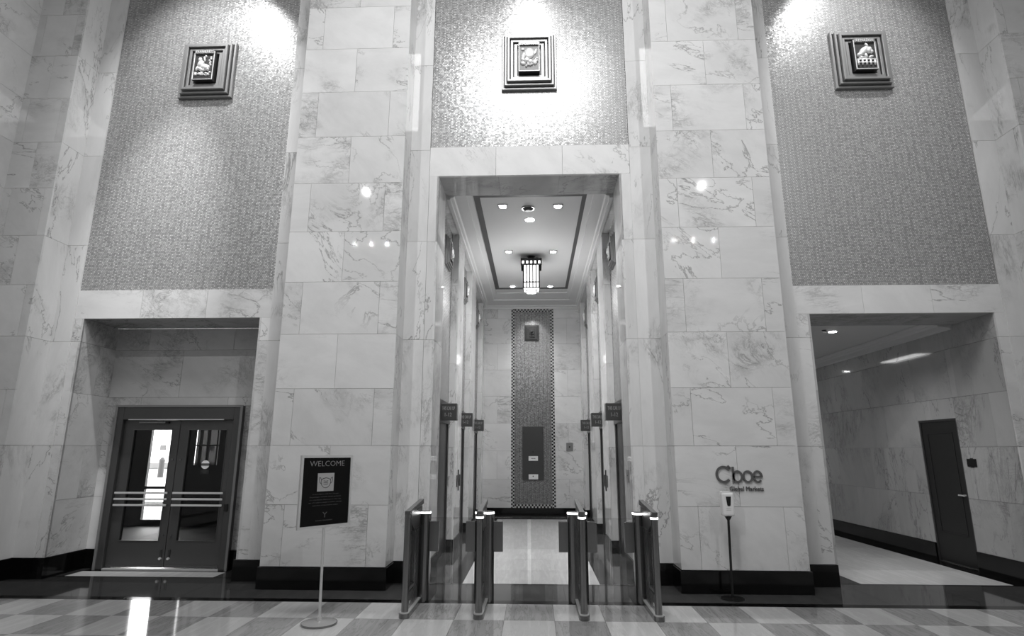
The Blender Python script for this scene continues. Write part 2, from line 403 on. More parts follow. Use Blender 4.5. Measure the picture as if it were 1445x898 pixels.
run(1.28, 7.5, 7.902, 8.17, 6, 'granite_mid')
# alcove with the entrance doors
run(-6.5, -3.9, 8.202, 8.25, 1, 'black_stone', 'border_strip')
run(-6.34, -4.30, 8.252, 8.58, 2, 'floor_light', 'threshold_slab')
run(-6.5, -6.342, 8.252, 8.9, 1, 'granite'); run(-4.298, -3.9, 8.252, 8.9, 1, 'granite'); run(-6.34, -4.30, 8.582, 8.9, 1, 'black_stone')
# elevator alley
run(-.93, .82, 8.027, 15.3, 8, 'floor_alley', 'marble_paver', 'y')
run(-1.12, -.932, 8.027, 15.5, 5, 'black_stone', 'border_strip', 'y'); run(.822, 1.02, 8.027, 15.5, 5, 'black_stone', 'border_strip', 'y')
run(-1.56, -1.122, 8.027, 16.1, 7, 'granite_mid', along='y'); run(1.022, 1.46, 8.027, 16.1, 7, 'granite_mid', along='y')
run(-1.12, 1.02, 15.502, 16.1, 3, 'granite_mid'); run(-.93, .82, 15.302, 15.5, 1, 'black_stone', 'border_strip')
# right hall
run(3.78, 6.29, 8.172, 8.22, 1, 'black_stone', 'border_strip')
run(4.16, 6.05, 8.222, 17, 9, 'floor_alley', 'marble_paver', 'y')
run(3.78, 4.158, 8.222, 17, 8, 'granite', along='y'); run(6.052, 6.29, 8.222, 17, 8, 'black_stone', along='y')

# ------------------------------------------------------------------ entrance alcove and vestibule
wa = sbox('wall_alcove', -6.52, -6.24, PB + .03, PB + .12, 0, 3.55, 'grout')
AJ = lambda k: [.42] if k % 2 else [.2, .72]
face_y(wa, -6.49, -6.25, PB, CZ, 'marble_veined', z0=.262, z1=2.31)
face_y(wa, -4.36, -3.91, PB, CZ, 'marble_veined', z0=.262, z1=2.31)
face_y(wa, -6.49, -3.91, PB, [2.44, 3.17], 'marble_veined', AJ, z0=2.312, z1=3.51)
box('wall_backing', -4.36, -3.8, PB + .03, PB + .12, 0, 3.55, 'grout', wa)
box('wall_backing', -6.24, -4.36, PB + .03, PB + .12, 2.32, 3.55, 'grout', wa)
# doors
DY = 8.70
d = struct('door_1')
def lp(y, a, b): return a
box('door_frame', -6.25, -6.14, DY - .03, DY + .14, 0, 2.31, 'door_metal', d, .006)
box('door_frame', -4.46, -4.35, DY - .03, DY + .14, 0, 2.31, 'door_metal', d, .006)
box('door_frame', -6.14, -4.46, DY - .03, DY + .14, 2.10, 2.31, 'door_metal', d, .006)
box('door_casing', -6.27, -4.33, DY - .045, DY - .03, 2.285, 2.315, 'bronze', d)
box('door_casing', -6.27, -6.235, DY - .045, DY - .03, 0, 2.285, 'bronze', d)
box('door_casing', -4.365, -4.33, DY - .045, DY - .03, 0, 2.285, 'bronze', d)
box('door_threshold', -6.14, -4.46, DY - .03, DY + .14, 0, .018, 'steel_light', d)
def door_leaf(x0, x1, gx0, gx1):
    bm = bmesh.new(); y0, y1 = DY + .02, DY + .07
    bcube(bm, x0, gx0, y0, y1, .03, 2.095); bcube(bm, gx1, x1, y0, y1, .03, 2.095)
    bcube(bm, gx0, gx1, y0, y1, 1.95, 2.095); bcube(bm, gx0, gx1, y0, y1, .03, .39)
    lf = mesh('door_leaf', bm, 'door_metal', d)
    box('glass_pane', gx0, gx1, y0 + .02, y0 + .028, .39, 1.95, 'door_glass', lf)
    bm = bmesh.new()
    for a in ((gx0 - .012, gx0, .38, 1.96), (gx1, gx1 + .012, .38, 1.96), (gx0, gx1, .378, .39), (gx0, gx1, 1.95, 1.962)):
        bcube(bm, a[0], a[1], y0 - .006, y0, a[2], a[3])
    mesh('glazing_bead', bm, 'steel_dark', lf)
    for z in (.88, .965, 1.05):
        b = box('push_bar', x0 + .035, x1 - .03, y0 - .07, y0 - .055, z - .014, z + .014, 'steel_light', lf, .003)
        for xx in (x0 + .06, x1 - .08):
            box('bar_bracket', xx, xx + .02, y0 - .055, y0, z - .01, z + .01, 'bronze_dark', lf)
    box('kick_rail', x0 + .02, x1 - .02, y0 - .008, y0, .035, .06, 'steel_dark', lf)
    return lf
l1 = door_leaf(-6.135, -5.285, -5.975, -5.40); l2 = door_leaf(-5.275, -4.465, -5.135, -4.565)
for lf, x in ((l1, -5.335), (l2, -5.215)):
    cyl('door_bolt', (x, DY - .01, .15), (x, DY + .02, .15), .018, 'steel_light', lf, n=12)
    box('bolt_plate', x - .014, x + .014, DY + .008, DY + .02, .16, .27, 'bronze_dark', lf)
    cyl('door_lock', (x, DY + .005, 1.52), (x, DY + .02, 1.52), .015, 'steel', lf, n=12)
    cyl('door_lock', (x, DY + .005, .46), (x, DY + .02, .46), .012, 'steel', lf, n=12)
box('door_closer', -5.90, -5.50, DY - .01, DY + .02, 2.05, 2.07, 'steel', l1)
box('door_closer', -5.50, -5.45, DY - .015, DY + .02, 2.045, 2.075, 'black_plastic', l1)
box('guide_rail', -6.05, -4.60, DY - .045, DY - .03, 2.095, 2.107, 'steel_light', d)
box('door_latch', -4.455, -4.41, DY - .05, DY - .03, .80, .90, 'black_plastic', d)
# notice on the glass
n = thing('door_notice', 'round white notice with black band stuck on right leaf of bronze entrance door', 'notice', (-4.845, DY + .035, 1.43))
cyl('notice_disc', (0, -.003, .02), (0, 0, .02), .062, 'white_plastic', n, n=28)
box('notice_band', -.066, .066, -.006, -.003, .005, .037, 'black_plastic', n)
text('notice_lettering', 'CAUTION', -.055, .055, .013, .03, -.006, 'poster_bright', n, .001)
box('notice_plate', -.07, .07, -.002, 0, -.115, -.048, 'black_plastic', n)
text('notice_lettering', 'AUTOMATIC\nDOOR', -.05, .05, -.105, -.06, -.002, 'poster_grey', n, .001)
# vestibule
bm = bmesh.new()
for a in ((-10.4, -10.2, 8.9, 13.5, 0, 3.3), (-3.95, -3.85, 8.9, 13.5, 0, 3.3), (-10.4, -6.5, 8.88, 8.95, 0, 3.3), (-10.4, -3.85, 8.9, 13.7, 3.1, 3.3), (-10.4, -3.85, 13.5, 13.7, 3.1, 3.3),
          (-10.4, -8.83, 13.5, 13.58, 0, 3.1), (-8.28, -7.80, 13.5, 13.58, 0, 3.1), (-7.22, -3.85, 13.5, 13.58, 0, 3.1),
          (-8.83, -8.28, 13.5, 13.58, 2.35, 3.1), (-7.80, -7.22, 13.5, 13.7, 0, 1.33), (-7.80, -7.22, 13.5, 13.7, 2.35, 3.1)):
    bcube(bm, *a)
sbox('floor_vestibule', -10.2, -3.95, 8.9, 13.5, -.02, .0, 'dark_wall')
v = mesh('wall_vestibule', bm, 'dark_wall'); v['kind'] = 'structure'
bm = bmesh.new(); bcube(bm, -8.83, -8.28, 13.5, 13.56, .80, .86); bcube(bm, -8.83, -8.28, 13.5, 13.56, 0, .14)
o = mesh('door_2', bm, 'dark_wall'); o['kind'] = 'structure'
w1 = struct('window_1')
box('glass_pane', -7.80, -7.22, 13.60, 13.61, 1.33, 2.35, 'window_glass_milky', w1)
for x in (-7.68, -7.50, -7.27): box('mullion', x - .018, x + .018, 13.52, 13.60, 1.33, 2.35, 'dark_wall', w1)
box('mullion', -7.80, -7.22, 13.50, 13.58, 1.755, 1.785, 'dark_wall', w1)
# street outside
sbox('floor_street', -40, 4, 17.0, 60, -.25, -.12, 'pavement')
sbox('floor_pavement', -14, -4, 13.7, 17.0, -.22, -.10, 'pavement')
bd = thing('street_building', 'pale building across the street, seen through left glass door leaf', 'building', (-36, 58, -.12))
box('wall', -12, 12, 0, 4, 0, 9, 'facade', bd)
for i in range(9):
    for zz in (1.0, 4.2): box('window', -10.5 + i * 2.4, -9.9 + i * 2.4, -.05, 0, zz + .8, zz + 1.3, 'granite', bd)
box('plinth', -12, 12, -.1, 0, 0, .6, 'granite_mid', bd)
kb = thing('street_kerb', 'pale stone kerb line at the roadside outside the left door leaf', 'kerb', (-14, 19.5, -.12))
box('kerb_stone', -10, 10, 0, .3, 0, .14, 'granite_mid', kb); box('road_marking', -10, 10, 2.6, 3.2, 0, .005, 'granite_mid', kb)
mb = thing('street_bollard', 'dark round-topped post standing in the bright street beyond the left door leaf', 'bollard', (-25.2, 40, -.12))
cyl('post', (0, 0, 0), (0, 0, 1.15), .19, 'black_plastic', mb); cyl('cap', (0, 0, 1.15), (0, 0, 1.32), .19, 'black_plastic', mb, r1=.08)

# ------------------------------------------------------------------ elevator alley
XL, XR, RC = -1.38, 1.28, .13
bays = ((8.70, 10.38), (11.25, 12.72), (13.70, 15.60))
piers = ((10.38, 11.25), (12.72, 13.70), (15.60, 16.10))
AZ = [.262 + 1.455 * k for k in range(4)]
al = {}
for s, X, nm in ((1, XL, 'wall_alley_left'), (-1, XR, 'wall_alley_right')):
    Y0 = 8.70
    w = sbox(nm, X - s * .36, X - s * .17, 8.70, 16.4, 0, 6.0, 'grout'); al[s] = w
    for y0, y1 in piers:
        bm = bmesh.new(); bcube(bm, *sorted((X - s * .17, X - s * .02)), y0 + .02, y1 - .0, 0, 5.72)
        mesh('pier_core', bm, 'grout', w)
        face_x(w, X, y0, y1, AZ, 'marble_vertical', z0=.20, z1=5.62, th=.02, side=s)
        zz = [.20] + AZ[1:] + [5.62]
        for a, b in zip(zz[:-1], zz[1:]):
            box('marble_slab', *sorted((X - s * .15, X - s * .02)), y0, y0 + .02, a + G, b - G, 'marble_vertical', w)
        box('pier_base', *sorted((X - s * .15, X + s * .015)), y0 - .015, y1, 0, .20, 'black_stone', w)
    for i, (y0, y1) in enumerate(bays):
        xd = X - s * RC
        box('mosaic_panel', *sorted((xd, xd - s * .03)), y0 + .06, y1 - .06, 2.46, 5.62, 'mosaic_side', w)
        for ya, yb in ((y0, y0 + .06), (y1 - .06, y1)):
            box('checker_border', *sorted((xd + s * .002, xd - s * .03)), ya, yb, 2.46, 5.62, 'checker', w)
        box('recess_soffit', *sorted((xd - s * .03, X)), y0, y1, 5.62, 5.72, 'marble_alley', w)
        dn = struct('door_%d' % (i + 3 + (3 if s < 0 else 0)))
        box('door_frame', *sorted((xd - s * .03, xd + s * .035)), y0, y1, 2.10, 2.46, 'elevator_metal', dn, .004)
        box('door_frame', *sorted((xd - s * .03, xd + s * .02)), y0, y0 + .09, 0, 2.10, 'elevator_metal', dn)
        box('door_frame', *sorted((xd - s * .03, xd + s * .02)), y1 - .09, y1, 0, 2.10, 'elevator_metal', dn)
        ym = (y0 + y1) / 2
        box('door_panel', *sorted((xd - s * .03, xd - s * .005)), y0 + .09, ym - .003, 0, 2.10, 'elevator_metal', dn)
        box('door_panel', *sorted((xd - s * .03, xd - s * .005)), ym + .003, y1 - .09, 0, 2.10, 'elevator_metal', dn)
        # projecting blade sign
        ordn = ('nearest', 'middle', 'farthest')[i]; sd = 'left' if s > 0 else 'right'
        sg = thing('elevator_sign', 'dark metal sign reading THIS CAR UP 1-12, %s of the three on the %s side' % (ordn, sd), 'sign', (xd, ym, 2.10), group=None)
        xa, xb = sorted((s * .0, s * .27))
        box('sign_box', xa, xb, -.07, .07, .03, .30, 'sign_metal', sg, .006)
        box('sign_edge', *sorted((s * .27, s * .275)), -.06, .06, .04, .29, 'bronze', sg)
        text('sign_lettering', 'THIS CAR UP', xa + .03, xb - .03, .19, .25, -.07, 'letter_pale', sg, .004)
        text('sign_lettering', '1-12', xa + .08, xb - .08, .09, .15, -.07, 'letter_pale', sg, .004)
    bm = bmesh.new(); bcube(bm, *sorted((X - s * .02, X + s * .015)), 8.03, 8.70, 0, .24)
    mesh('pier_base', bm, 'black_stone', w)
    # cornice
    pf = [(0, 5.60), (.05, 5.60), (.06, 5.63), (.10, 5.635), (.12, 5.655), (.30, 5.67), (.31, 5.69), (.40, 5.70), (.40, 5.78), (0, 5.78)]
    prism('cornice', [(X + s * a, b) for a, b in pf], 16.1 - 8.75, 'cove', w, 'xz', 8.75)
# call plates on the first piers
for s, X, sd in ((1, XL, 'left'), (-1, XR, 'right')):
    c = thing('call_plate', 'three slim dark metal call button strips on the %s marble pier between first two elevators' % sd, 'call button', (X, 10.93, .98))
    box('button_strip', *sorted((0, s * .015)), -.03, .03, -.02, .34, 'bronze_dark', c)
    box('button_strip', *sorted((0, s * .012)), -.22, -.16, .05, .25, 'bronze_dark', c)
    box('button_strip', *sorted((0, s * .012)), .16, .22, .05, .25, 'bronze_dark', c)
c = thing('wall_plate', 'small square bronze plate on the right marble jamb of the elevator alley', 'plate', (XR, 8.36, 1.24))
box('plate', -.012, 0, -.10, .10, 0, .17, 'bronze', c, .002); box('plate_slot', -.015, -.012, -.04, .04, .08, .09, 'black_plastic', c)
# ceiling of the alley
ce = sbox('ceiling_alley', -1.6, 1.5, 8.70, 16.4, 5.72, 5.95, 'plaster')
for a in ((-.97, -.87, 8.80, 14.55), (.81, .91, 8.80, 14.55), (-.87, .81, 8.80, 8.94), (-.87, .81, 14.43, 14.55)):
    box('ceiling_band', a[0], a[1], a[2], a[3], 5.712, 5.72, 'band', ce)
prism('cornice', [(16.10 - a, b) for a, b in [(0, 5.56), (.05, 5.56), (.06, 5.60), (.12, 5.61), (.14, 5.64), (.6, 5.66), (.62, 5.69), (1.2, 5.70), (1.2, 5.76), (0, 5.76)]], 2.66, 'cove', ce, 'yz', -1.38)
# back wall
wb = sbox('wall_alley_back', -1.6, 1.5, 16.14, 16.4, 0, 6, 'grout')
for x0, x1, sp in ((-1.38, -.62, lambda k: [.5] if k % 2 else []), (.56, 1.28, lambda k: [] if k % 2 else [.5])):
    face_y(wb, x0, x1, 16.10, [.2 + .7275 * k for k in range(8)], 'marble_alley', sp, z0=.2, z1=5.56, th=.04)
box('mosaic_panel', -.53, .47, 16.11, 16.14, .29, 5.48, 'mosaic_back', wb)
box('checker_border', -.62, -.53, 16.105, 16.14, .20, 5.56, 'checker', wb); box('checker_border', .47, .56, 16.105, 16.14, .20, 5.56, 'checker', wb)
box('checker_border', -.53, .47, 16.105, 16.14, .20, .29, 'checker', wb); box('checker_border', -.53, .47, 16.105, 16.14, 5.48, 5.56, 'checker', wb)
sbox('baseboard_alley_back', -1.38, 1.28, 16.07, 16.13, 0, .20, 'black_stone')
c = thing('control_panel', 'tall grey metal panel on the mosaic strip at the alley end', 'panel', (-.035, 16.105, .90))
box('panel_cover', -.285, .285, -.02, 0, 0, 1.40, 'elevator_metal', c, .004)
box('label_plate', -.12, .13, -.026, -.02, .50, .62, 'white_plastic', c); box('label_plate', -.12, .13, -.026, -.02, .02, .15, 'white_plastic', c)
text('label_lettering', '----', -.05, .06, .55, .57, -.026, 'poster_grey', c, .001)
cyl('key_lock', (0, -.03, .10), (0, -.026, .10), .016, 'black_plastic', c, n=12); cyl('key_lock', (0, -.022, .73), (0, -.02, .73), .014, 'black_plastic', c, n=12)
for xx in (-.25, .25): cyl('screw', (xx, -.022, 1.23), (xx, -.02, 1.23), .012, 'black_plastic', c, n=10)
c = thing('call_station', 'small dark square plate on pale marble right of the mosaic strip', 'plate', (.94, 16.10, 1.65))
box('plate', -.09, .09, -.015, 0, 0, .22, 'bronze', c, .003); cyl('button', (0, -.02, .11), (0, -.015, .11), .02, 'black_plastic', c, n=12)

# alley ceiling fixtures
def downlight(x, y, z, label, square=False, power=35, r=.055, group=None, deg=100):
    t = thing('downlight', label, 'light', (x, y, z), group=group)
    bm = bmesh.new()
    if square:
        for a in ((-r * 1.5, r * 1.5, -r * 1.5, -r * 1.2), (-r * 1.5, r * 1.5, r * 1.2, r * 1.5), (-r * 1.5, -r * 1.2, -r * 1.2, r * 1.2), (r * 1.2, r * 1.5, -r * 1.2, r * 1.2)):
            bcube(bm, *a, -.012, 0)
    else: bcyl(bm, (0, 0, -.008), (0, 0, 0), r * 1.25, n=24)
    mesh('trim_ring', bm, 'bronze_light' if square else 'white_plastic', t)
    cyl('lens', (0, 0, -.014), (0, 0, -.002), r, 'lamp_lens', t, n=20)
    l = bpy.data.lights.new('downlight_lamp', 'SPOT'); l.energy = power; l.spot_size = math.radians(deg); l.spot_blend = .8; l.shadow_soft_size = r
    o = bpy.data.objects.new('downlight_lamp', l); COL.objects.link(o); o.parent = t; o.location = (0, 0, -.03)
    return t
ZC = 5.72
for x, y, lab, sq in ((-.51, 9.31, 'bright square-trimmed downlight, front left in alley ceiling', 1), (.43, 9.34, 'bright square-trimmed downlight, front right in alley ceiling', 1),
                  (-.51, 11.65, 'downlight in alley ceiling just left of the lantern', 1), (.42, 11.68, 'downlight in alley ceiling just right of the lantern', 1),
                  (-.52, 14.30, 'farthest left downlight in alley ceiling near the back', 0), (.43, 14.33, 'farthest right downlight in alley ceiling near the back', 0)):
    downlight(x, y, ZC, lab, sq, 110, deg=140)
downlight(-.05, 9.92, ZC, 'round downlight in alley ceiling between the smoke detector and lantern', False, 90, .075)
c = thing('smoke_detector', 'dark round smoke detector on the alley ceiling near the front', 'smoke detector', (-.08, 9.40, ZC))
cyl('base', (0, 0, -.02), (0, 0, 0), .11, 'bronze_light', c, n=28); cyl('sensor_head', (0, 0, -.06), (0, 0, -.02), .05, 'bronze_dark', c, r1=.09, n=24)
# lantern
L = thing('ceiling_lantern', 'art deco metal lantern with glowing glass strips hanging from alley ceiling', 'lantern', (-.04, 12.0, ZC))
cyl('canopy', (0, 0, -.05), (0, 0, 0), .04, 'lantern_metal', L, r1=.09, n=24); cyl('stem', (0, 0, -.12), (0, 0, -.04), .02, 'lantern_metal', L, n=12)
bm = bmesh.new(); hw = .165
bcube(bm, -.22, .22, -.22, .22, -.13, -.10)
for s in (-1, 1):
    bcube(bm, -.22, .22, s * .21 - .01, s * .21 + .01, -.25, -.13); bcube(bm, s * .21 - .01, s * .21 + .01, -.22, .22, -.25, -.13)
mesh('crown', bm, 'lantern_metal', L)
for s in (-1, 1):
    for i in range(5):
        u = -.17 + i * .085
        box('crown_light', u - .02, u + .02, *sorted((s * .221, s * .224)), -.22, -.16, 'lamp_glass', L)
bm = bmesh.new()
for i in range(6):
    u = -hw + i * hw * 2 / 5
    for s in (-1, 1):
        bcube(bm, u - .012, u + .012, s * hw - .012, s * hw + .014, -.74, -.13); bcube(bm, s * hw - .012, s * hw + .014, u - .012, u + .012, -.74, -.13)
for z in (-.74, -.62):
    for s in (-1, 1):
        bcube(bm, -hw - .01, hw + .01, s * hw - .012, s * hw + .012, z, z + .02); bcube(bm, s * hw - .012, s * hw + .012, -hw, hw, z, z + .02)
for s in (-1, 1):
    bcube(bm, -.11, .11, s * .10 - .01, s * .10 + .01, -.80, -.785); bcube(bm, s * .10 - .01, s * .10 + .01, -.11, .11, -.80, -.785)
    for s2 in (-1, 1): bcube(bm, s * .10 - .01, s * .10 + .01, s2 * .10 - .01, s2 * .10 + .01, -.80, -.72)
mesh('cage', bm, 'lantern_metal', L)
box('glass_body', -hw + .012, hw - .012, -hw + .012, hw - .012, -.735, -.14, 'lamp_glass', L)
box('glass_foot', -.095, .095, -.095, .095, -.795, -.74, 'lamp_glass', L)
l = bpy.data.lights.new('lantern_lamp', 'POINT'); l.energy = 70; l.shadow_soft_size = .2
o = bpy.data.objects.new('lantern_lamp', l); COL.objects.link(o); o.parent = L; o.location = (0, 0, -.95)
spot('alley_plaque_spot', (-.035, 15.35, 5.55), (-.035, 16.1, 4.6), 40, 60)  # spot added to light the end-wall plaque, no fixture built

# ------------------------------------------------------------------ right hall
wh = sbox('wall_hall_right', 6.33, 6.6, 8.85, 17.2, 0, 3.8, 'grout')
HS = lambda k: [.13, .26, .40, .54, .70, .86] if k % 2 else [.2, .33, .47, .62, .78, .92]
dh = (9.12, 10.00)
def hall_y(y0, y1, z0, z1):
    zz = [z0] + [z for z in CZ if z0 + .04 < z < z1 - .04] + [z1]
    for a, b in zip(zz[:-1], zz[1:]):
        kk = int(((a + b) / 2 - .262) / .7275); L_ = 1.25; off = .6 * (kk % 2)
        ys = [y0] + [8.4 + off + L_ * i for i in range(-1, 9) if y0 + .1 < 8.4 + off + L_ * i < y1 - .1] + [y1]
        for c_, e_ in zip(ys[:-1], ys[1:]): box('marble_slab', 6.29, 6.33, c_ + G / 2, e_ - G / 2, a + G, b - G, 'marble_hall', wh)
hall_y(FY + .031, dh[0], .262, 3.51); hall_y(dh[0], dh[1], 2.14, 3.51); hall_y(dh[1], 17.0, .262, 3.51)
box('wall_backing', 6.33, 6.5, 8.06, 8.85, 0, 3.55, 'grout', wh)
bm = bmesh.new(); bcube(bm, 6.27, 6.33, FY, dh[0], 0, .26); bcube(bm, 6.27, 6.33, dh[1], 17, 0, .26)
o = mesh('baseboard_hall', bm, 'black_stone'); o['kind'] = 'structure'
sbox('wall_hall_left', 3.5, 3.78, 8.87, 17.2, 0, 3.8, 'marble_hall'); sbox('wall_hall_end', 3.5, 6.6, 17.0, 17.2, 0, 3.8, 'marble_hall')
ch = sbox('ceiling_hall', 3.5, 6.6, 8.87, 17.2, 3.56, 3.8, 'plaster')
prism('cornice', [(6.29 - a, b) for a, b in [(0, 3.45), (.03, 3.45), (.04, 3.47), (.20, 3.49), (.22, 3.515), (.26, 3.52), (.28, 3.54), (.36, 3.545), (.36, 3.60), (0, 3.60)]], 8.1, 'cove', ch, 'xz', 8.88)
dd = struct('door_9')
box('door_frame', 6.298, 6.329, dh[0], dh[1], 2.11, 2.14, 'door_metal', dd); box('door_frame', 6.298, 6.329, dh[0], dh[0] + .03, 0, 2.11, 'door_metal', dd); box('door_frame', 6.298, 6.329, dh[1] - .03, dh[1], 0, 2.11, 'door_metal', dd)
lf = box('door_leaf', 6.312, 6.328, dh[0] + .03, dh[1] - .03, .02, 2.11, 'hall_door_metal', dd)
bm = bmesh.new()
for a in ((dh[0] + .15, dh[0] + .165, .45, 1.93), (dh[1] - .165, dh[1] - .15, .45, 1.93), (dh[0] + .15, dh[1] - .15, .44, .455), (dh[0] + .15, dh[1] - .15, 1.925, 1.94)):
    bcube(bm, 6.304, 6.312, a[0], a[1], a[2], a[3])
mesh('panel_moulding', bm, 'bronze_dark', dd)
cyl('door_handle', (6.29, 9.20, 1.02), (6.29, 9.32, 1.02), .011, 'steel_light', dd, n=10); cyl('handle_stem', (6.28, 9.20, 1.02), (6.34, 9.20, 1.02), .016, 'steel_light', dd, n=10)
c = thing('door_sign', 'small black rectangular sign on the hall wall right of the dark door', 'sign', (6.29, 8.93, 1.44))
box('sign_plate', -.012, 0, -.09, .09, 0, .11, 'black_plastic', c, .002); box('sign_mount', -.004, 0, -.03, .03, -.012, .12, 'black_plastic', c)
downlight(4.86, 9.55, 3.56, 'round downlight in the right hall ceiling just inside the opening', False, 70, .06, deg=140)
downlight(4.98, 14.5, 3.56, 'round downlight deep in the right hall ceiling, seen mirrored on marble', False, 70, .06, deg=140)
c = thing('downlight_sensor', 'tiny dark sensor on right hall ceiling beside the round downlight', 'sensor', (4.68, 9.45, 3.56))
cyl('base', (0, 0, -.012), (0, 0, 0), .035, 'bronze_dark', c, n=14); cyl('lens', (0, 0, -.02), (0, 0, -.012), .02, 'black_plastic', c, n=12)
c = thing('ceiling_light_panel', 'long bright ceiling light in right hall, seen mirrored on the marble wall', 'light', (4.9, 12.35, 3.56))
box('frame', -.18, .18, -.62, .62, -.02, 0, 'white_plastic', c)
for i in range(3): box('diffuser', -.15, .15, -.60 + i * .41, -.22 + i * .41, -.028, -.02, 'lamp_panel', c)

# ------------------------------------------------------------------ medallions
def relief(parent, kind, w, h, y):
    """low relief figures on a slab; local x right, z up, facing -y"""
    bm = bmesh.new()
    def blob(x, z, rx, rz, d=.02, rot=0):
        vs = bmesh.ops.create_icosphere(bm, subdivisions=2, radius=1)['verts']
        m = Matrix.Translation((x * w, y, z * h)) @ Matrix.Rotation(rot, 4, 'Y') @ Matrix.Diagonal((rx * w, d, rz * h, 1))
        bmesh.ops.transform(bm, matrix=m, verts=vs)
    rr = random.Random(kind)
    if kind == 1:      # kneeling figure with an animal, foliage at the right
        for a in ((-.2, .22, .10, .10, .035, 0), (-.15, .05, .17, .16, .04, .4), (.02, .26, .05, .12, .02, -.2), (.08, .36, .06, .05, .02, 0), (.1, -.08, .26, .13, .045, .3), (-.15, -.14, .22, .07, .03, .5),
                  (.25, -.16, .10, .05, .03, .5), (0, -.2, .14, .05, .03, -.4), (-.3, -.1, .1, .12, .02, .5)): blob(*a)
        for i in range(7): blob(.33 + rr.uniform(-.06, .07), -.05 + i * .06, .06, .035, .02, rr.uniform(-.8, .8))
        for i in range(14): blob(rr.uniform(-.4, .4), -.34 + rr.uniform(-.06, .06), .09, .03, .02, rr.uniform(-.5, .5))
    elif kind == 2:    # rounded hill, sun and small figures
        for a in ((.02, .14, .28, .22, .03, 0), (-.3, .0, .1, .2, .025, .2), (-.1, -.14, .16, .1, .04, .5), (.08, -.2, .14, .1, .04, -.4), (.3, -.22, .12, .12, .03, 0), (-.3, -.26, .14, .08, .03, 0), (.33, .2, .08, .14, .02, .3), (-.32, .3, .1, .06, .02, 0)): blob(*a)
        for i in range(16): blob(rr.uniform(-.42, .42), rr.uniform(-.42, -.05), .06, .05, .03, rr.uniform(-1, 1))
    else:              # striding beast above an arcade
        for a in ((-.08, .12, .34, .12, .045, -.85), (-.3, -.02, .14, .08, .04, -.4), (.18, .16, .16, .14, .04, .3), (.3, .1, .1, .08, .03, 0), (.0, -.05, .08, .12, .03, -.2), (-.2, -.14, .18, .05, .03, 0), (.25, -.1, .14, .05, .03, -.3), (.1, .34, .06, .1, .03, -.5)): blob(*a)
        bcube(bm, -.45 * w, .45 * w, y - .018, y, -.22 * h, -.18 * h)
        for i in range(5): bcube(bm, (-.45 + i * .2) * w, (-.37 + i * .2) * w, y - .02, y, -.42 * h, -.22 * h)
        bcube(bm, -.45 * w, .45 * w, y - .018, y, -.33 * h, -.30 * h)
    return mesh('relief_figure', bm, 'relief_metal', parent, True)
def ring(parent, w, h, iw, ih, y0, y1, mat='bronze_frame', ch=.008):
    """rectangular frame ring (half sizes) with a chamfered face"""
    bm = bmesh.new()
    prof = [(w, h, y1), (w, h, y0 + ch), (w - ch, h - ch, y0), (iw + ch, ih + ch, y0), (iw, ih, y0 + ch), (iw, ih, y1)]
    rows = [[bm.verts.new((sx * a, yy, sz * b)) for sx, sz in ((-1, -1), (1, -1), (1, 1), (-1, 1))] for a, b, yy in prof]
    for r0, r1 in zip(rows[:-1], rows[1:]):
        for i in range(4): bm.faces.new((r0[i], r0[(i + 1) % 4], r1[(i + 1) % 4], r1[i]))
    bmesh.ops.recalc_face_normals(bm, faces=bm.faces)
    return mesh('frame_tier', bm, mat, parent)
def medallion(loc, rotz, kind, label, sc=1.0, group=None):
    t = thing('relief_medallion', label, 'relief', loc, rotz, group)
    k = sc
    box('backplate', -.41 * k, .41 * k, -.035 * k, 0, -.47 * k, .47 * k, 'bronze_dark', t)
    for a, b, c_, d_, y0 in ((.425, .485, .389, .449, -.055), (.379, .439, .345, .405, -.10), (.335, .395, .296, .356, -.145), (.286, .346, .244, .304, -.115), (.234, .294, .180, .264, -.09)):
        ring(t, a * k, b * k, c_ * k, d_ * k, y0 * k, 0, 'bronze', .006 * k)
    p = box('relief_panel', -.160 * k, .160 * k, -.165 * k, -.03 * k, -.25 * k, .25 * k, 'bronze_dark', t)
    ring(t, .160 * k, .25 * k, .148 * k, .238 * k, -.176 * k, -.16 * k, 'relief_metal', .003)
    bm = bmesh.new(); bcube(bm, -.15 * k, .15 * k, -.188 * k, -.165 * k, .20 * k, .255 * k)
    mesh('inscription_band', bm, 'bronze', t)
    bm = bmesh.new(); rr = random.Random(kind + 5)
    for i in range(9):
        x = (-.125 + i * .029) * k
        bcube(bm, x, x + .006 * k, -.198 * k, -.188 * k, .208 * k, .246 * k)
        zt = rr.choice((.209, .224, .240)); bcube(bm, x, x + .019 * k, -.196 * k, -.188 * k, zt * k, (zt + .006) * k)
    mesh('raised_lettering', bm, 'relief_metal', t)
    r = relief(t, kind, .30 * k, .44 * k, -.165 * k)
    return t
MY = P2 + .03
medallion((-5.13, MY, 7.53), 0, 1, 'stepped bronze relief plaque on the left mosaic, kneeling figure with animal')
medallion((-.04, MY, 7.55), 0, 2, 'stepped bronze relief plaque high on the centre mosaic above the elevator alley')
medallion((5.0, MY, 7.46), 0, 3, 'stepped bronze relief plaque on the right mosaic, beast above a small arcade')
for s, X, sd in ((1, XL, 'left'), (-1, XR, 'right')):
    for i, (y0, y1) in enumerate(bays):
        medallion((X - s * RC, (y0 + y1) / 2 + .25, 5.05), math.radians(90 * s), 1 + (i + (s > 0)) % 3,
                  'small dark bronze plaque above %s elevator on the %s side of the alley' % (('nearest', 'middle', 'farthest')[i], sd), .55)
t = medallion((-.05, 16.11, 4.87), 0, 2, 'small dark bronze relief plaque at the top of the end wall mosaic', .47)
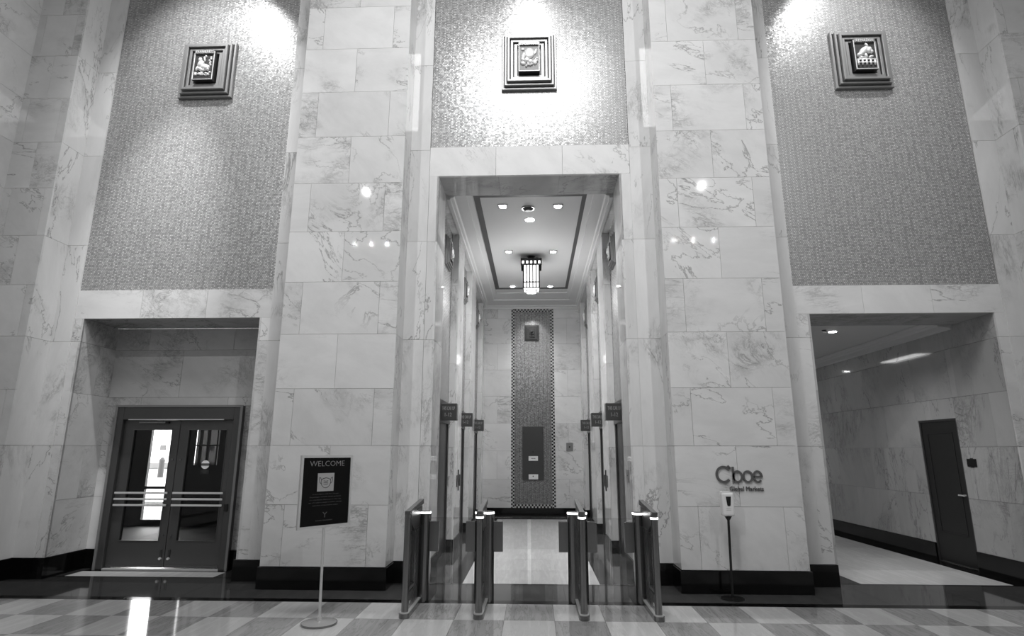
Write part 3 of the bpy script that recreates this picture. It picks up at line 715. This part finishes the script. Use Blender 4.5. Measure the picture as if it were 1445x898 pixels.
for c_ in t.children_recursive:
    if c_.data.materials[0].name in ('relief_metal', 'bronze_frame', 'bronze'):
        me = c_.data.copy() ; me.materials.clear(); me.materials.append(MATS['bronze_dark']); c_.data = me

# ------------------------------------------------------------------ turnstiles
def stadium(cx, cy, rx, ry, n=12, hx=0, hy=0):
    pts = []
    for i in range(4 * n):
        a = 2 * math.pi * i / (4 * n)
        pts.append((cx + math.copysign(hx, math.cos(a)) + rx * math.cos(a), cy + math.copysign(hy, math.sin(a)) + ry * math.sin(a)))
    return pts
def capsule(name, x0, x1, y0, y1, z0, z1, mat, parent):
    r = min(x1 - x0, y1 - y0) / 2; cx, cy = (x0 + x1) / 2, (y0 + y1) / 2
    return prism(name, stadium(cx, cy, r, r, 6, (x1 - x0) / 2 - r, (y1 - y0) / 2 - r), z1 - z0, mat, parent, 'xy', z0)
def turnstile(xf, xa, xb, wings, label):
    """xf: front tube x; xa..xb rear pillar; wings: list of (side, wing end x)"""
    t = thing('turnstile', label, 'turnstile', (xf, 6.44, 0), group='glass wing turnstiles')
    X = lambda v: v - xf
    yf, yr0, yr1 = 0.0, .60, .74            # tube, rear pillar
    capsule('plinth', -.055, .055, -.07, .80, 0, .045, 'steel', t)
    capsule('plinth_cap', -.05, .05, -.06, .79, .045, .055, 'steel_light', t)
    cyl('front_tube', (0, 0, .05), (0, 0, .995), .036, 'steel', t, n=24, smooth=False)
    cyl('tube_cap', (0, 0, .995), (0, 0, 1.03), .038, 'steel', t, n=24)
    capsule('rear_pillar', X(xa), X(xb), yr0, yr1, 0, .945, 'steel', t)
    capsule('rear_pillar_light', X(xa) + .002, X(xb) - .002, yr0 + .002, yr1 - .002, .945, .962, 'pill_light', t)
    capsule('rear_pillar_cap', X(xa) + .01, X(xb) - .01, yr0 + .01, yr1 - .01, .962, .97, 'steel_dark', t)
    if wings[0][0] == 2 or len(wings) > 1 or xf > 0:
        cyl('front_light', (0, 0, .965), (0, 0, .98), .040, 'pill_light', t, n=24)
    # sloping top rail
    prism('top_rail', [(-.04, 1.0), (-.04, 1.035), (.74, 1.10), (.74, 1.045)], .05, 'steel', t, 'yz', -.025)
    prism('scanner_hood', [(.03, 1.0), (.70, 1.03), (.70, .80), (.30, .80), (.03, .93)], .036, 'steel_dark', t, 'yz', -.018)
    box('side_panel', -.02, .02, .30, yr0 + .02, .055, .82, 'steel', t)
    for yy in (.33, .42, .50): box('panel_groove', -.0225, .0225, yy, yy + .006, .07, .80, 'steel_dark', t)
    box('lower_panel', -.018, .018, .03, .30, .055, .22, 'steel', t)
    box('lower_rail', -.026, .026, .03, .32, .24, .27, 'steel_dark', t)
    box('glass_infill', -.005, .005, .03, .30, .27, .93, 'gate_glass', t)
    box('maker_plate', -.0215, .0215, .12, .17, .10, .125, 'steel_light', t)
    for side, xe in wings:
        base = xb if side > 0 else xa
        a, b = sorted((X(base) - side * .01, X(base) + side * .10))
        cl = box('wing_clamp', a, b, .62, .66, .535, .865, 'steel', t, .004)
        a, b = sorted((X(base) + side * .012, X(xe)))
        gl = box('glass_wing', a, b, .634, .646, .195, .905, 'gate_glass', t)
    return t
turnstile(-1.33, -1.33, -1.20, [(1, -.955)], 'leftmost turnstile, single steel post unit nearest the left pillar')
turnstile(-.575, -.69, -.465, [(1, -.085), (-1, -.935)], 'second turnstile from the left, wide steel unit at the centre lane')
turnstile(.49, .37, .60, [(-1, -.045), (1, .845)], 'third turnstile from the left, wide steel unit at the centre lane')
turnstile(1.235, 1.115, 1.245, [(-1, .865)], 'rightmost turnstile, single steel post unit nearest the right pillar')

# ------------------------------------------------------------------ welcome sign
st = thing('welcome_sign', 'black WELCOME poster with face mask icon on a brushed metal floor stand', 'sign stand', (-2.11, 6.17, 0))
cyl('base_disc', (0, 0, 0), (0, 0, .018), .172, 'steel', st, n=64); cyl('base_dome', (0, 0, .018), (0, 0, .032), .165, 'steel_brushed', st, r1=.04, n=64)
cyl('base_collar', (0, 0, .03), (0, 0, .06), .028, 'steel_light', st, r1=.02); cyl('pole', (0, 0, .05), (-.012, -.02, .91), .0135, 'steel_light', st)
yaw, tilt, PW, PH = .901, .02, .596, .707
u = Vector((math.cos(yaw), math.sin(yaw), 0)); nn = Vector((-math.sin(yaw), math.cos(yaw), 0)); vv = Vector((0, 0, math.cos(tilt))) + nn * math.sin(tilt)
PM = Matrix((u, u.cross(vv) * -1, vv)).transposed().to_4x4()
PM.translation = Vector((-2.122 + 2.11, 6.15 - 6.17, .897))
if (PM.to_3x3() @ Vector((0, 1, 0))).dot(nn) < 0: PM = PM @ Matrix.Diagonal((1, -1, 1, 1))
def pbox(name, x0, x1, y0, y1, z0, z1, mat, parent=st):
    bm = bmesh.new(); bcube(bm, x0, x1, y0, y1, z0, z1); bmesh.ops.transform(bm, matrix=PM, verts=bm.verts)
    bmesh.ops.recalc_face_normals(bm, faces=bm.faces); return mesh(name, bm, mat, parent)
bm = bmesh.new(); hw = PW / 2
for a in ((-hw, -hw + .024, 0, PH), (hw - .024, hw, 0, PH), (-hw + .024, hw - .024, 0, .024), (-hw + .024, hw - .024, PH - .024, PH)): bcube(bm, a[0], a[1], -.012, .016, a[2], a[3])
bmesh.ops.transform(bm, matrix=PM, verts=bm.verts); mesh('sign_frame', bm, 'steel_light', st)
po = pbox('poster', -hw + .02, hw - .02, -.003, .012, .02, PH - .02, 'poster_black')
pe = -.003
text('poster_lettering', 'WELCOME', -.20, .20, .600, .652, pe, 'poster_bright', po, .002, bold=-.018, mat4=PM)
pbox('mask_icon_panel', -.105, .085, pe - .002, pe, .352, .530, 'poster_silver', po)
def pline(pts, r, name, closed=False):
    bm = bmesh.new(); n_ = len(pts)
    for i in range(n_ if closed else n_ - 1):
        a, b = pts[i], pts[(i + 1) % n_]; bcyl(bm, (a[0], pe - .003, a[1]), (b[0], pe - .003, b[1]), r, n=6)
    bmesh.ops.transform(bm, matrix=PM, verts=bm.verts); return mesh(name, bm, 'poster_black', po)
cx, cz = -.010, .440
pline([(cx - .052, cz + .025), (cx - .03, cz + .038), (cx, cz + .044), (cx + .03, cz + .038), (cx + .052, cz + .025), (cx + .054, cz - .005), (cx + .045, cz - .03), (cx + .022, cz - .05), (cx, cz - .054), (cx - .022, cz - .05), (cx - .045, cz - .03), (cx - .054, cz - .005)], .0022, 'mask_outline', True)
for s in (-1, 1): pline([(cx + s * .052, cz + .025), (cx + s * .062, cz + .045), (cx + s * .075, cz + .05), (cx + s * .078, cz + .03), (cx + s * .068, cz + .0), (cx + s * .054, cz - .012)], .002, 'mask_strap')
for i in range(3): pline([(cx - .026, cz + .016 - .016 * i), (cx, cz + .012 - .016 * i), (cx + .026, cz + .016 - .016 * i)], .0018, 'mask_fold')
for i, s_ in enumerate(('In accordance with the Chicago', 'Department of Public Health guidance,', 'it is mandatory that anyone over the', 'age of 2 wears a mask in indoor settings', 'regardless of vaccination status.')):
    hwid = (.15, .18, .18, .19, .15)[i]
    text('poster_lettering', s_, -hwid, hwid, .318 - i * .027, .331 - i * .027, pe, 'poster_grey', po, .001, mat4=PM)
text('poster_emblem', 'Y', -.028, .028, .098, .15, pe, 'poster_grey', po, .001, mat4=PM)
text('poster_lettering', 'BUILDING MANAGEMENT', -.10, .09, .066, .076, pe, 'poster_grey', po, .001, mat4=PM)

# ------------------------------------------------------------------ wall lettering
t = thing('wall_logo', 'grey raised company lettering with small diamond emblem on the right pillar above the sanitizer', 'lettering', (2.5, P0, 1.18))
X0 = 2.5; z0 = 1.18
def tx(s_, a, b, c0, c1, mat='letter_grey', bold=.0): return text('letter', s_, a - X0, b - X0, c0 - z0, c1 - z0, -.006, mat, t, .012, bold)
# px -> metres on the pillar: 1010..1077 -> 2.242..2.80
bm = bmesh.new()
def arc(cx_, cz_, rx, rz, a0, a1, w_, n_=26):
    prev = None
    for i in range(n_ + 1):
        a = math.radians(a0 + (a1 - a0) * i / n_)
        o_ = (cx_ + rx * math.cos(a), cz_ + rz * math.sin(a)); i_ = (cx_ + (rx - w_) * math.cos(a), cz_ + (rz - w_) * math.sin(a))
        vs = [bm.verts.new((p[0] - X0, yy, p[1] - z0)) for yy in (-.020, 0) for p in (o_, i_)]
        if prev:
            bm.faces.new((prev[0], vs[0], vs[1], prev[1])); bm.faces.new((prev[0], prev[2], vs[2], vs[0])); bm.faces.new((prev[1], vs[1], vs[3], prev[3]))
        else: bm.faces.new((vs[0], vs[1], vs[3], vs[2]))
        prev = vs
    bm.faces.new((prev[0], prev[2], prev[3], prev[1]))
arc(2.335, 1.373, .098, .104, 48, 318, .028)
bmesh.ops.recalc_face_normals(bm, faces=bm.faces); mesh('letter', bm, 'letter_grey', t)
def letter_o(cx_, rx, a0, a1, extra=()):
    global bm
    bm = bmesh.new(); arc(cx_, 1.348, rx, .075, a0, a1, .022)
    for e_ in extra: bcube(bm, e_[0] - X0, e_[1] - X0, -.020, 0, e_[2] - z0, e_[3] - z0)
    bmesh.ops.recalc_face_normals(bm, faces=bm.faces); mesh('letter', bm, 'letter_grey', t)
letter_o(2.503, .064, 0, 360, ((2.439, 2.463, 1.274, 1.465),))
letter_o(2.628, .064, 0, 360)
letter_o(2.747, .059, 0, 318, ((2.697, 2.805, 1.338, 1.357),))
for dx, dz in ((0, .018), (0, -.018), (.018, 0), (-.018, 0)):
    b_ = box('logo_diamond', -.0105, .0105, -.020, 0, -.0105, .0105, 'letter_grey', t); b_.location = (2.398 + dx - X0, -.010, 1.452 + dz - z0); b_.rotation_euler = (0, math.radians(45), 0)
tx('Global Markets', 2.395, 2.806, 1.178, 1.232)
# ------------------------------------------------------------------ sanitizer stand
s_ = thing('sanitizer_stand', 'white hand sanitizer dispenser on a slim black floor pole by right pillar', 'sanitizer dispenser', (2.26, 7.36, 0))
cyl('base_disc', (0, 0, 0), (0, 0, .012), .13, 'black_plastic', s_, n=32); cyl('pole', (0, 0, .01), (.02, 0, .89), .014, 'black_plastic', s_)
cyl('pole_collar', (.02, 0, .865), (.02, 0, .905), .02, 'black_plastic', s_, r1=.042)
d_ = box('dispenser_body', -.052, .092, -.05, .06, .905, 1.175, 'white_plastic', s_, .022)
prism('spout_window', [(-.008, 1.13), (.052, 1.13), (.042, 1.03), (.022, 1.02), (.004, 1.03)], .004, 'black_plastic', s_, 'xz', -.054)
for z in (.975, .995): box('embossed_line', -.01, .045, -.0515, -.05, z, z + .003, 'poster_bright', s_)
prism('dispenser_top', [(-.05, 1.15), (.09, 1.15), (.084, 1.178), (.05, 1.188), (-.03, 1.188), (-.046, 1.178)], .09, 'white_plastic', s_, 'xz', -.04)
